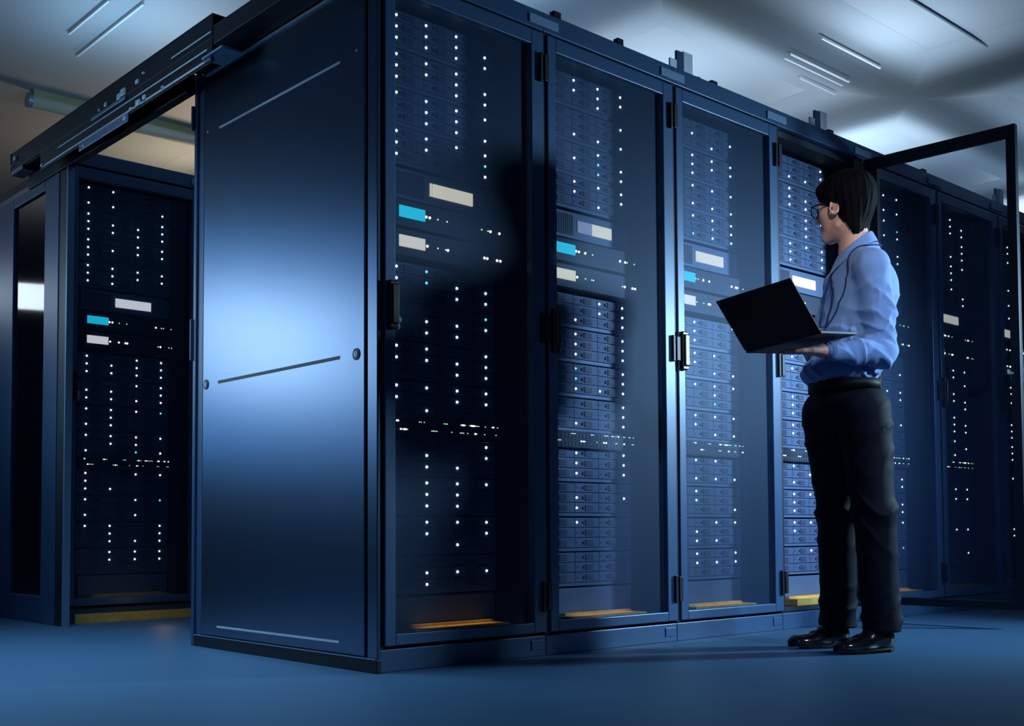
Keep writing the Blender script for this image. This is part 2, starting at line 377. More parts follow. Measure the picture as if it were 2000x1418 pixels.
proto = make_rack()
racks = []
for i in range(7):
    r = proto if i == 0 else copy_tree(proto)
    r.location = (i*W, 0, 0)
    tag(r, 'dark blue server cabinet %s' % ORD[i], 'server cabinet', 'cabinets of the front row')
    racks.append(r)
door0 = None
dr_proto = door_parts(racks[0], M['mesh']); dr_proto.location = (W, 0, 0)
for i in range(1, 7):
    d = copy_tree(dr_proto, racks[i])
    if i == 3:
        for ch in d.children:
            if ch.name.startswith('mesh_panel'):
                ch.data = ch.data.copy(); ch.data.materials.clear(); ch.data.materials.append(M['meshclear'])
        d.location = (W-.004, -.022, 0); d.rotation_euler = (0, 0, math.radians(93.6))
        d.data = d.data.copy(); d.data.materials.clear(); d.data.materials.append(M['dark']); d['label'] = 'open black mesh door'
        # inner lever and perforation edge
        obj('inner_lever', boxes((-.715, -.70, .022, .035, 1.10, 1.19), (-.712, -.703, .035, .115, 1.150, 1.162), (-.716, -.699, .085, .120, 1.144, 1.168)), M['plastic'], d, bev=.002)
        obj('mesh_edge', boxes(*[(-.672+.0125*j, -.666+.0125*j, .008, .014, ZT-.073, ZT-.064) for j in range(48)]), M['dark'], d)
    if i == 3:
        obj('door_closer', boxes((W-.09, W-.02, -.008, .02, ZT-.10, ZT-.014), (W-.06, W-.03, -.02, .0, ZT-.16, ZT-.09)), M['dark'], racks[i], bev=.003)
for i in range(7): fill(i, (i*W, 0), SHORT[i], fine=i < 6)

# end cover of the row (side panel of the corner cabinet)
r0 = racks[0]
obj('corner_post', boxes((-.012, .004, -.003, .052, .0, ZT)), M['paint2'], r0, bev=.003)
obj('corner_post', boxes((-.012, .004, 1.185, D+.004, .0, ZT)), M['paint'], r0, bev=.003)
sp = obj('side_panel', boxes((-.016, .004, .062, 1.178, .048, ZT-.008)), M['paint2'], r0, bev=.004)
obj('upper_lit_groove', boxes((-.0185, -.0158, .205, 1.050, 2.052, 2.061)), M['silver'], sp)  # grooves alike; pale and dark colours stand in for lit and shaded lips
obj('middle_shaded_groove', boxes((-.0168, -.0158, .205, 1.050, 1.036, 1.048)), M['dark'], sp)
obj('lower_lit_groove', boxes((-.0185, -.0158, .205, 1.045, .083, .090)), M['silver'], sp)
for y in (.108, 1.148):
    bm = bmesh.new(); cyl(bm, (-.015, y, 1.042), (-.0185, y, 1.042), .020, n=28); obj('lock_ring', bm, M['dark'], sp)
    bm = bmesh.new(); cyl(bm, (-.018, y, 1.042), (-.0205, y, 1.042), .011, n=20); bx(bm, -.0215, -.020, y-.002, y+.002, 1.034, 1.050); obj('lock_core', bm, M['steel'], sp)
    bm = bmesh.new(); cyl(bm, (-.015, y, 2.066), (-.018, y, 2.066), .005, n=12); obj('panel_screw', bm, M['silver'], sp)
obj('base_skirt', boxes((-.020, .0, -.012, D+.01, 0.0, .044)), M['dark'], r0, bev=.003)
obj('skirt_line', boxes((-.0225, -.0195, .0, D, .043, .047)), M['steel'], r0)
obj('end_header', boxes((-.135, -.016, .0, .885, 2.306, 2.380), (-.055, -.006, .885, D, ZT+.006, ZH)), M['dark'], r0, bev=.003)
obj('header_edge_strip', boxes((-.024, -.0165, .0, 1.16, 2.294, 2.302)), M['silver'], r0)
# things on top of the cabinets
t = empty('cable_tray', (0, 0, ZH), 'low pale cable tray running along the top of the cabinet row', 'cable tray')
obj('tray_rail', boxes((1.0, 7*W, .07, .076, 0, .030)), M['steel'], t); obj('tray_rail', boxes((1.0, 7*W, .26, .266, 0, .030)), M['steel'], t)
for i in range(18): obj('tray_rung', boxes((1.1+i*.24, 1.13+i*.24, .07, .266, .004, .012)), M['steel'], t)
for i in range(1, 4): obj('rail_cap', boxes((.86+i*.93, .90+i*.93, .01, .05, 0, .022)), M['dark'], t)
BR = ['above the second and third cabinet joint', 'above the fourth cabinet', 'above the far cabinets beside the open door top']
pb = empty('cable_bracket', (0, 0, 0))
obj('bracket_plate', boxes((0, .05, .05, .062, 0, .115)), M['paint'], pb, bev=.002)
obj('bracket_web', boxes((.05, .115, .055, .062, .0, .125), (-.045, .0, .05, .058, 0, .07)), M['white'], pb, bev=.001)
bm = bmesh.new(); cyl(bm, (.15, .056, 0), (.15, .056, .035), .012); obj('bolt', bm, M['silver'], pb)
for i, x in enumerate((1.60, 2.66, 4.62)):
    q = pb if i == 0 else copy_tree(pb); q.location = (x, 0, ZH)
    tag(q, 'small upright bracket on the cabinet row, %s' % BR[i], 'bracket', 'brackets on the cabinet tops')
t = tag(obj('cable_run', boxes((.80, 1.22, .012, .03, ZH, ZH+.012), (.82, .86, .010, .035, ZH, ZH+.035), (1.18, 1.215, .010, .035, ZH, ZH+.034)), M['dark'], bev=.002), 'short dark cable guide lying on top of the corner end of the cabinet row', 'cable guide')

# ------------------------------------------------------------ sliding door and its rail
ra = empty('sliding_door_rail', (0, 0, 0), 'long black overhead rail that carries the sliding door across the aisle', 'door rail')
obj('rail_channel', boxes((-.135, -.127, .892, 3.075, 2.335, 2.43), (-.135, -.058, .892, 3.075, 2.424, 2.432), (-.135, -.127, .892, 2.66, 2.243, 2.337), (-.127, -.060, .892, 3.075, 2.330, 2.337), (-.066, -.058, .892, 3.075, 2.33, 2.43)), M['dark'], ra, bev=.002)
obj('carrier_bar', boxes((-.064, -.024, 1.245, 3.02, 2.245, 2.329)), M['dark'], ra, bev=.002)
obj('end_plate', boxes((-.138, -.056, 3.075, 3.085, 2.332, 2.434)), M['paint2'], ra)
obj('end_block', boxes((-.136, -.070, 2.90, 3.07, 2.315, 2.336)), M['paint2'], ra)
for y0, y1, z0, z1 in ((.93, 2.42, 2.296, 2.3015), (.90, 2.62, 2.2515, 2.260), (.90, 1.23, 2.357, 2.362)):
    obj('rail_line', boxes((-.1385, -.1345, y0, y1, z0, z1)), M['silver'], ra)
obj('cover_plate', boxes((-.150, -.060, .79, .95, 2.262, 2.270)), M['steel'], ra, bev=.002)
obj('trolley_plate', boxes((-.1420, -.1360, 1.63, 2.16, 2.212, 2.250)), M['steel'], ra, bev=.002)
obj('trolley_plate', boxes((-.1420, -.1360, 1.66, 2.02, 2.318, 2.334)), M['steel'], ra, bev=.002)
for y, z, s in ((1.47, 2.270, .012), (1.53, 2.262, .018), (1.60, 2.255, .010), (1.30, 2.262, .006), (1.54, 2.356, .012), (1.68, 2.352, .022), (1.72, 2.345, .018), (1.86, 2.350, .012), (1.93, 2.345, .008), (1.48, 2.375, .006), (2.62, 2.262, .010), (3.0, 2.39, .014), (3.04, 2.36, .006), (2.10, 2.225, .008), (1.66, 2.232, .012)):
    bm = bmesh.new(); bx(bm, -.1455, -.1355, y-s, y+s, z-s*.7, z+s*.7); obj('rail_fitting', bm, M['silver'], ra, bev=.002)

sd = empty('sliding_door', (0, 0, 0), 'tall blue-framed sliding door with a narrow dark glass pane, pushed open at the left edge', 'sliding door')
obj('door_frame', boxes((-.062, -.024, 2.60, 2.785, .0, 2.240), (-.062, -.024, 3.235, 3.90, .0, 2.240), (-.062, -.024, 2.785, 3.235, .0, .135), (-.062, -.024, 2.785, 3.235, 2.19, 2.240)), M['paint'], sd, bev=.003)
obj('glass_pane', boxes((-.048, -.040, 2.783, 3.237, .133, 2.202)), M['glass'], sd)
obj('edge_seal', boxes((-.058, -.028, 2.505, 2.60, .0, 2.240)), M['dark'], sd)
obj('edge_strip', boxes((-.060, -.026, 2.492, 2.505, .0, 2.243)), M['steel'], sd)
# fixed jamb on the corner cabinet side
jb = tag(obj('door_jamb', boxes((-.020, .010, D+.006, D+.030, .0, 2.33), (-.030, .006, D+.030, D+.040, 1.15, 1.32), (-.030, .006, D+.030, D+.042, 2.10, 2.20)), M['paint'], bev=.002), 'narrow blue door jamb along the back edge of the side panel', 'door jamb')

# ------------------------------------------------------------ second row across the aisle
YB = 2.66
for i in range(1):
    r = copy_tree(proto); 
    for ch in list(r.children):
        if ch.name.split('.')[0] in ('corner_post', 'side_panel', 'base_skirt', 'skirt_line', 'end_header', 'header_edge_strip') and i == 1:
            for g in list(ch.children): bpy.data.objects.remove(g)
            bpy.data.objects.remove(ch)
        elif ch.name.split('.')[0] in ('end_header', 'header_edge_strip', 'base_skirt', 'skirt_line'):
            bpy.data.objects.remove(ch)
    r.location = (.0+i*W, YB, 0)
    tag(r, ['dark server cabinet seen across the aisle through the gap left of the side panel', 'dark server cabinet across the aisle, hidden behind the large side panel'][i], 'server cabinet', 'cabinets across the aisle')
    if i == 0: fill(8, (0, YB), 'the cabinet across the aisle', dens=.66)
ks = tag(obj('painted_glow_strip', boxes((.06, .70, YB-.024, YB-.008, 0, .045)), M['glow_yellow']), 'warm light painted as a yellow strip at the foot of the cabinet across the aisle', 'painted light')  # glow on plinth and floor painted as a yellow strip
def remove_tree(o):
    for ch in list(o.children): remove_tree(ch)
    bpy.data.objects.remove(o)
remove_tree(proto_server)
#MAN#
# ------------------------------------------------------------ smooth implicit modelling for the figure
RH = np.array([.51897, -.85479, 0]); FH = np.array([.85479, .51897, 0]); M0 = np.array([1.70, -.66, 0.0])
def at(px, py, off=0.0):
    """a point of the place seen at (px, py), off metres beyond the standing plane of the man"""
    d = Fv+Rv*(px-PX)/FPX-Uv*(py-PY)/FPX
    t_ = ((M0-CP)@FH+off)/(d@FH); return CP+t_*d
def A(*v): return np.array(v, float)
def unit(v): v = np.array(v, float); return v/np.linalg.norm(v)
class Cone:
    def __init__(s, a, b, ra, rb): s.a = A(*a); s.b = A(*b); s.ra = ra; s.rb = rb
    def box(s): m = max(s.ra, s.rb); return np.minimum(s.a, s.b)-m, np.maximum(s.a, s.b)+m
    def __call__(s, P):
        d = s.b-s.a; h = np.clip(((P-s.a)@d)/(d@d+1e-12), 0, 1)
        return np.linalg.norm(P-s.a-h[..., None]*d, axis=-1)-(s.ra+(s.rb-s.ra)*h)
class Ell:
    def __init__(s, c, r, R=None): s.c = A(*c); s.r = A(*r); s.R = np.eye(3) if R is None else R   # R rows = axes
    def box(s): m = s.r.max(); return s.c-m, s.c+m
    def __call__(s, P):
        q = (P-s.c)@s.R.T; k0 = np.linalg.norm(q/s.r, axis=-1); k1 = np.linalg.norm(q/(s.r**2), axis=-1)
        return k0*(k0-1)/(k1+1e-9)
def smin(a, b, k):
    h = np.clip(.5+.5*(b-a)/k, 0, 1); return b*(1-h)+a*h-k*h*(1-h)
def smax(a, b, k): return -smin(-a, -b, k)
def surface(prims, h, post=None, pad=.02):
    """prims: list of (prim, blend); returns verts, quads (surface nets)"""
    lo = np.min([p.box()[0] for p, k in prims], axis=0)-pad; hi = np.max([p.box()[1] for p, k in prims], axis=0)+pad
    n = np.ceil((hi-lo)/h).astype(int)+1
    ax = [lo[i]+h*np.arange(n[i]) for i in range(3)]
    Fd = np.full(n, .05, np.float64)
    for p, k in prims:
        b0, b1 = p.box(); m = .05+k
        i0 = np.maximum(0, np.floor((b0-m-lo)/h).astype(int)); i1 = np.minimum(n, np.ceil((b1+m-lo)/h).astype(int)+1)
        sl = tuple(slice(i0[i], i1[i]) for i in range(3))
        G = np.stack(np.meshgrid(*[ax[i][sl[i]] for i in range(3)], indexing='ij'), -1)
        Fd[sl] = smin(Fd[sl], p(G), k)
    if post is not None:
        G = np.stack(np.meshgrid(*ax, indexing='ij'), -1); Fd = post(G, Fd)
    s = Fd < 0
    cx, cy, cz = [m-1 for m in n]
    acc = np.zeros((cx, cy, cz, 3)); cnt = np.zeros((cx, cy, cz))
    co = [(a, b, c) for a in (0, 1) for b in (0, 1) for c in (0, 1)]
    for a in co:
        for b in co:
            if sum(b)-sum(a) != 1 or any(b[i] < a[i] for i in range(3)): continue
            va = Fd[a[0]:a[0]+cx, a[1]:a[1]+cy, a[2]:a[2]+cz]; vb = Fd[b[0]:b[0]+cx, b[1]:b[1]+cy, b[2]:b[2]+cz]
            m = (va < 0) != (vb < 0); t_ = np.where(m, va/(va-vb+1e-12), 0)
            for i in range(3): acc[..., i] += np.where(m, a[i]+t_*(b[i]-a[i]), 0)
            cnt += m
    act = cnt > 0; idx = -np.ones(cnt.shape, int); idx[act] = np.arange(act.sum())
    I = np.argwhere(act); V = lo+h*(I+acc[act]/cnt[act][:, None])
    Q = []
    for d in range(3):
        e = [0, 0, 0]; e[d] = 1; u, v = [(1, 2), (2, 0), (0, 1)][d]
        sa = s[:n[0]-e[0], :n[1]-e[1], :n[2]-e[2]]; sb = s[e[0]:, e[1]:, e[2]:]
        W_ = np.argwhere(sa != sb); W_ = W_[(W_[:, u] > 0) & (W_[:, v] > 0) & (W_[:, u] < n[u]-1) & (W_[:, v] < n[v]-1)]
        ins = sa[tuple(W_.T)]
        def g(du, dv): w_ = W_.copy(); w_[:, u] -= du; w_[:, v] -= dv; return idx[tuple(w_.T)]
        q = np.stack([g(0, 0), g(1, 0), g(1, 1), g(0, 1)], 1); q[~ins] = q[~ins][:, ::-1]; Q.append(q)
    Q = np.concatenate(Q); Q = Q[(Q >= 0).all(1)]
    return V, Q
def mesh_obj(name, parts, m, parent, smooth_it=2, disp=None):
    me = bpy.data.meshes.new(name); V = []; Q = []; o_ = 0
    for v, q in parts: V.append(v); Q.append(q+o_); o_ += len(v)
    V = np.concatenate(V); Q = np.concatenate(Q)
    for _ in range(smooth_it):
        acc = np.zeros_like(V); cnt = np.zeros(len(V))
        for a, b in ((0, 1), (1, 2), (2, 3), (3, 0)):
            np.add.at(acc, Q[:, a], V[Q[:, b]]); np.add.at(cnt, Q[:, a], 1); np.add.at(acc, Q[:, b], V[Q[:, a]]); np.add.at(cnt, Q[:, b], 1)
        V = .5*V+.5*acc/np.maximum(cnt, 1)[:, None]
    if disp is not None: V = disp(V)
    me.from_pydata(V.tolist(), [], Q.tolist()); me.materials.append(m)
    for p in me.polygons: p.use_smooth = True
    me.update()
    o = bpy.data.objects.new(name, me); COL.objects.link(o); o.parent = parent; return o
def az(deg): return A(math.cos(math.radians(deg)), math.sin(math.radians(deg)), 0)

# directions: feet, hips, chest, head
UP = A(0, 0, 1)
FF, FHip, FC, FHd = az(160), az(150), az(140), az(93)
LHip, LC, LHd = np.cross(UP, FHip), np.cross(UP, FC), np.cross(UP, FHd)

pelvis = at(1651, 778, 0)
hipL, hipR = at(1686, 805, -.06), at(1618, 808, .07)
kneeL, kneeR = at(1707, 1000, -.09), at(1636, 1005, .06)
# feet stand on the floor
heelL, toeL = A(1.765, -.800, 0), A(1.520, -.712, 0)
heelR, toeR = A(1.800, -.595, 0), A(1.566, -.488, 0)
ankL = heelL+FF*.045+A(0, 0, .10); ankR = heelR+FF*.045+A(0, 0, .10)
waist = at(1647, 735, 0)
chest = at(1678, 600, .03)
neckb = at(1672, 500, .03)
shL, shR = neckb+LC*.165-UP*.075, neckb-LC*.165-UP*.075
elL, wrL = at(1724, 687, -.13), at(1596, 668, -.22)
elR, wrR = at(1602, 690, .14), at(1545, 640, -.06)
headc = at(1648, 406, .03)

man = empty('person', (1.70, -.66, 0), 'man in blue shirt, dark trousers and glasses standing with a laptop by the open cabinet', 'person')
man_parts = []
def mp(name, parts, m, **k):
    o = mesh_obj(name, parts, m, None, **k); o.parent = man; o.matrix_parent_inverse = Matrix.Translation((-1.70, .66, 0)); man_parts.append(o); return o

# ---- head and neck
HR = np.stack([FHd, LHd, UP])
def H(f_, l_, u_): return headc+FHd*f_+LHd*l_+UP*u_
hp = [(Ell(H(-.012, 0, .022), (.094, .074, .088), HR), .01), (Ell(H(.034, 0, -.040), (.058, .056, .085), HR), .03),
      (Cone(H(.070, -.010, -.108), H(.070, .010, -.108), .017, .017), .025),
      (Cone(H(.0, .052, -.075), H(.064, .016, -.108), .014, .014), .02), (Cone(H(.0, -.052, -.075), H(.064, -.016, -.108), .014, .014), .02),
      (Cone(H(.078, -.034, .012), H(.078, .034, .012), .013, .013), .015),
      (Ell(H(.056, .036, -.024), (.026, .024, .024), HR), .02), (Ell(H(.056, -.036, -.024), (.026, .024, .024), HR), .02),
      (Cone(H(.088, 0, .002), H(.112, 0, -.034), .008, .011), .012), (Cone(H(.098, .012, -.038), H(.098, -.012, -.038), .009, .009), .008),
      (Cone(H(.087, .018, -.066), H(.087, -.018, -.066), .0050, .0050), .006), (Cone(H(.086, .014, -.077), H(.086, -.014, -.077), .0056, .0056), .005),
      (Cone(H(-.030, 0, -.055), neckb+UP*.01, .054, .060), .03),
      (Cone(neckb+UP*.0, neckb-UP*.10, .058, .062), .03)]
for s in (1, -1):
    for k_ in range(9):      # ear rim
        a0, a1 = PI*(-.45+1.25*k_/9*1.35), PI*(-.45+1.25*(k_+1)/9*1.35)
        e0 = H(-.004-.015*math.cos(a0)*1.0, s*(.080+.004*math.cos(a0)*-1), -.012+.027*math.sin(a0)); e1 = H(-.004-.015*math.cos(a1), s*(.080-.004*math.cos(a1)), -.012+.027*math.sin(a1))
        hp.append((Cone(e0, e1, .0048, .0048), .003))
    hp.append((Ell(H(-.004, s*.074, -.012), (.014, .006, .024), HR), .004)); hp.append((Ell(H(.004, s*.078, -.036), (.008, .005, .008), HR), .005))
def headpost(G, F_):
    for s in (1, -1):
        F_ = smax(F_, -Ell(H(.092, s*.031, -.008), (.015, .017, .0075), HR)(G), .007)
        F_ = smax(F_, -Ell(H(.004, s*.084, -.018), (.006, .008, .008), HR)(G), .003)
    return F_
head_m = surface(hp, .0036, headpost)

# ---- hands
def hand(W0, d, n_, side, curl, L=1.0, thumb_in=.5, spread=.05):
    """W0 wrist, d toward the fingers, n_ the way the palm faces, side toward the thumb"""
    d = unit(d); n_ = unit(n_-d*(n_@d)); side = unit(side-d*(side@d)-n_*(side@n_)); P = []
    K = []
    for k_ in range(4):
        o_ = (.030-.020*k_); Kn = W0+d*(.090-.004*abs(k_-1.2)*1.6)+side*o_; K.append(Kn)
        P.append((Cone(W0+d*.012+side*o_*.55, Kn, .0150, .0118), .012))
    P.append((Cone(W0+d*.004, W0+d*.03, .021, .024), .015))
    for k_, (ln, r) in enumerate(((.072, .0085), (.082, .0088), (.076, .0084), (.060, .0075))):
        p = K[k_]; a = 0; segs = (.44, .31, .25); dd = unit(d+side*spread*(1.5-k_))
        for j in range(3):
            a += curl[k_]*(.8, 1.0, .8)[j]; v = unit(dd*math.cos(a)+n_*math.sin(a)); q = p+v*ln*L*segs[j]
            P.append((Cone(p, q, r-.0007*j, r-.0007*(j+1)), .0035 if j else .006)); p = q
    p = W0+d*.018+side*.026; v = unit(d*.55+side*.75+n_*thumb_in*.5); q = p+v*.040
    P.append((Cone(p, q, .0145, .0115), .012)); v = unit(d*.85+side*.35+n_*thumb_in); q2 = q+v*.032; P.append((Cone(q, q2, .0108, .0098), .004))
    v = unit(d*.95+side*.1+n_*thumb_in*1.2); P.append((Cone(q2, q2+v*.026, .0098, .0080), .004))
    return P

# ---- laptop (its pose is fixed first, the hands reach for it)
lo_c = A(1.2996, -0.6538, 1.1332); lz, lx, ly, LOPEN = math.radians(-93), math.radians(4.7), math.radians(-5.0), math.radians(125.2)
Lm = (Matrix.Rotation(lz, 4, 'Z') @ Matrix.Rotation(lx, 4, 'X') @ Matrix.Rotation(ly, 4, 'Y')); Lm = Matrix.Translation(lo_c) @ Lm
Lr = np.array(Lm)[:3, :3]
def LP(x, y, z): return lo_c+Lr@A(x, y, z)
LW, LD = .33, .220
# left hand lies under the base, fingers toward its far side
LU = Lr@A(0, 0, 1)
palm = LP(.035, .105, -.034)
fd = unit(LP(-.12, .06, -.026)-LP(.06, .12, -.054))
wrL = palm-fd*.075-LU*.014
lh = surface(hand(wrL, fd, LU, unit(np.cross(fd, LU))*-1, (.04, .01, .02, .05), thumb_in=-.02), .0028)
# right hand rests on the palm rest, over the keys
wrR = LP(-.09, .235, .070)
rd = unit(LP(-.03, .10, .044)-wrR)
rh = surface(hand(wrR, rd, -LU, unit(np.cross(rd, -LU))*-1, (.24, .20, .20, .26), thumb_in=.12), .0028)
# ---- hidden core of the body, inside the clothes
core = [(Cone(neckb-UP*.05, chest, .07, .10), .04), (Cone(shL, shR, .045, .045), .04), (Cone(chest, waist, .09, .075), .04), (Cone(waist, pelvis, .075, .08), .03),
        (Cone(shL, elL, .040, .034), .02), (Cone(elL, wrL, .030, .021), .01), (Cone(shR, elR, .040, .034), .02), (Cone(elR, wrR, .030, .021), .01),
        (Cone(hipL, kneeL, .070, .048), .03), (Cone(kneeL, ankL, .048, .032), .02), (Cone(hipR, kneeR, .070, .048), .03), (Cone(kneeR, ankR, .048, .032), .02), (Cone(hipL, hipR, .075, .075), .03),
        (Cone(ankL, heelL+FF*.06+UP*.045, .032, .026), .02), (Cone(ankR, heelR+FF*.06+UP*.045, .032, .026), .02)]
core_m = surface(core, .012)
mp('body', [head_m, lh, rh, core_m], M['skin'], smooth_it=1)

# ---- trousers
def fold(V, seeds, amp):
    """cloth folds: soft ridges along given lines"""
    out = np.zeros(len(V))
    for a, b, wd, am in seeds:
        a = A(*a); b = A(*b); d = b-a; h_ = np.clip(((V-a)@d)/(d@d), 0, 1); dist = np.linalg.norm(V-a-h_[:, None]*d, axis=1)
        out += am*np.exp(-(dist/wd)**2)*np.sin(PI*np.clip(h_, .02, .98))
    return out*amp
def normals(V, Q):
    N = np.zeros_like(V); c_ = np.cross(V[Q[:, 2]]-V[Q[:, 0]], V[Q[:, 3]]-V[Q[:, 1]])
    for k_ in range(4): np.add.at(N, Q[:, k_], c_)
    return N/(np.linalg.norm(N, axis=1)[:, None]+1e-12)
def wav(V, f_, ph): return np.sin(V@A(*f_)+ph)
tp = [(Ell(at(1649, 790, .01), (.118, .160, .075), np.stack([FHip, LHip, UP])), .03),
      (Ell(pelvis-FHip*.035-LHip*-.05-UP*.06, (.095, .09, .10), np.stack([FHip, LHip, UP])), .03), (Ell(pelvis-FHip*.035-LHip*.05-UP*.06, (.095, .09, .10), np.stack([FHip, LHip, UP])), .03),
      (Cone(at(1648, 765, 0), at(1650, 800, 0), .10, .11), .03),
      (Cone(hipL, kneeL, .100, .076), .03), (Cone(kneeL, ankL+UP*.03, .076, .068), .02),
      (Cone(ankL+UP*.03, ankL-UP*.035-FF*-.004, .068, .070), .01),
      (Cone(hipR, kneeR, .100, .074), .03), (Cone(kneeR, ankR+UP*.03, .074, .066), .02), (Cone(ankR+UP*.03, ankR-UP*.035, .066, .068), .01)]
ztop = at(1648, 752, 0)[2]
def tpost(G, F_):
    F_ = smax(F_, G[..., 2]-ztop, .004)
    z = G[..., 2]; lat = (G-pelvis)@RH; dep = (G-pelvis)@FH
    fo_ = lambda ph: (1-np.abs(np.sin(ph)))**2
    wr = -.012*fo_(z*26+lat*14+1.0*np.sin(lat*30+z*9))*np.exp(-((z-.52)/.13)**2)-.011*fo_(z*38-lat*20+.9*np.sin(dep*30))*np.exp(-((z-.15)/.09)**2)
    kn = -.009*fo_(z*20-lat*26+1.2*np.sin(z*15))*np.exp(-((z-.80)/.12)**2)+.0015*np.sin(z*17+lat*20)
    return smax(F_+wr+kn, .075-G[..., 2], .004)
tv, tq = surface(tp, .0065, tpost)
mp('trousers', [(tv, tq)], M['pants'], smooth_it=2)
# belt: a band hugging the top of the trousers
def band(cen, f_, l_, rf, rl, z0, z1, th=.004, n=48, p=2.2):
    bm = bmesh.new(); R_ = []
    for k_ in range(n):
        a = 2*PI*k_/n; c_, s_ = math.cos(a), math.sin(a); e = (abs(c_)**p+abs(s_)**p)**(-1/p)
        R_.append([bm.verts.new(Vector(cen+f_*((rf+t_)*c_*e)+l_*((rl+t_)*s_*e)+UP*z_)) for t_, z_ in ((0, z0), (th, z0), (th, z1), (0, z1))])
    for k_ in range(n):
        a, b = R_[k_], R_[(k_+1) % n]
        for j in range(4): bm.faces.new((a[j], a[(j+1) % 4], b[(j+1) % 4], b[j]))
    return bm
def keep(o): o.parent = man; o.matrix_parent_inverse = Matrix.Translation((-1.70, .66, 0)); return o
bc = at(1648, 756, .0)
man_belt = keep(obj('belt', band(bc, FHip, LHip, .116, .152, -.018, .018), M['belt'], smooth=True))

# ---- shirt
FNk = unit(FC*.6+FHd*.4); LNk = np.cross(UP, FNk)
CRm = np.stack([FC, LC, UP]); WRm = np.stack([FHip, LHip, UP])
hem = at(1645, 742, 0)
shp = [(Ell(chest+UP*.03, (.114, .160, .17), CRm), .03), (Ell((chest+waist)/2-UP*.0, (.118, .155, .17), CRm), .05),
       (Ell(hem+UP*.03+FHip*.012, (.128, .162, .075), WRm), .04),
       (Cone(neckb-LC*-.06-UP*.035, shL+LC*.005, .056, .058), .04), (Cone(neckb-LC*.06-UP*.035, shR-LC*.005, .056, .058), .04), (Cone(neckb-UP*.02, neckb-UP*.08, .066, .085), .03), (Cone(neckb-FNk*.022+UP*.022, neckb-FNk*.03-UP*.06, .066, .088), .02),
       (Ell(chest-FC*.035+LC*.07+UP*.05, (.09, .08, .12), CRm), .03), (Ell(chest-FC*.035-LC*.07+UP*.05, (.09, .08, .12), CRm), .03)]
faL, faR = unit(wrL-elL), unit(wrR-elR); cuffL = wrL-faL*.012; cuffR = wrR-faR*.032
slv = [(Cone(shL, (shL+elL)/2, .058, .055), .03), (Cone((shL+elL)/2, elL, .055, .050), .02), (Cone(elL, (elL+cuffL)/2, .050, .042), .015), (Cone((elL+cuffL)/2, cuffL, .042, .033), .015),
       (Cone(shR, elR, .062, .052), .03), (Cone(elR, cuffR, .052, .036), .015)]
def spost(G, F_):
    z = G[..., 2]; x = G[..., 0]; y = G[..., 1]; lat = (G-neckb)@RH; dep = (G-neckb)@FH
    fo_ = lambda ph: (1-np.abs(np.sin(ph)))**2
    dE = np.linalg.norm(G-elL, axis=-1); dR_ = np.linalg.norm(G-elR, axis=-1)
    arm = np.clip((-.02-dep)/.05, 0, 1)
    ang = np.arctan2((G-hem)@LHip, (G-hem)@FHip)
    wr = -.010*fo_(dE*52+1.4*np.sin(lat*38+z*20))*np.exp(-((dE-.10)/.065)**2)*arm-.007*fo_(dR_*52+lat*20)*np.exp(-((dR_-.09)/.05)**2)*(1-arm)
    wr = wr-.0080*fo_((z*.75+lat*.9+dep*.2)*27+1.1*np.sin(z*17+dep*12))*np.exp(-((z-1.24)/.16)**2)-.0055*fo_((z*.5-lat*.9)*33+1.3*np.sin(z*23+lat*9)+.7)*np.exp(-((z-1.33)/.12)**2)
    wr = wr-.011*fo_(ang*4.5+z*22+.8*np.sin(ang*3+z*30))*np.exp(-((z-hem[2]-.035)/.055)**2)+.002*np.sin(z*24+lat*15+dep*18)
    # armhole and elbow creases
    F_ = F_+wr
    for a_, b_, w_, am in ((at(1672, 560, -.20), at(1690, 612, -.20), .010, .010), (at(1700, 640, -.22), at(1745, 668, -.16), .009, .009), (at(1690, 655, -.22), at(1740, 690, -.16), .008, .008),
                           (at(1738, 560, -.16), at(1748, 630, -.14), .010, -.007), (at(1655, 700, -.16), at(1700, 722, -.12), .012, .010), (at(1715, 545, -.2), at(1722, 640, -.2), .010, -.006),
                           (at(1640, 555, -.13), at(1660, 640, -.13), .012, .006), (at(1610, 560, -.1), at(1625, 700, -.1), .014, .006), (at(1712, 715, -.1), at(1722, 750, -.08), .008, .010)):
        d = b_-a_; h_ = np.clip(((G-a_)@d)/(d@d), 0, 1); ds = np.linalg.norm(G-a_-h_[..., None]*d, axis=-1); F_ = F_+am*np.exp(-(ds/w_)**2)
    F_ = smax(F_, (hem[2]-.028)-z, .012)
    nk = Cone(neckb-UP*.03, neckb+UP*.10, .056, .056)(G)
    F_ = smax(F_, -nk, .004)
    return smax(F_, z-(neckb[2]+.012-.45*((G-neckb)@FNk)), .008)
sv, sq = surface(shp+slv, .0052, spost)
shirt = mp('shirt', [(sv, sq)], M['shirt'], smooth_it=1)
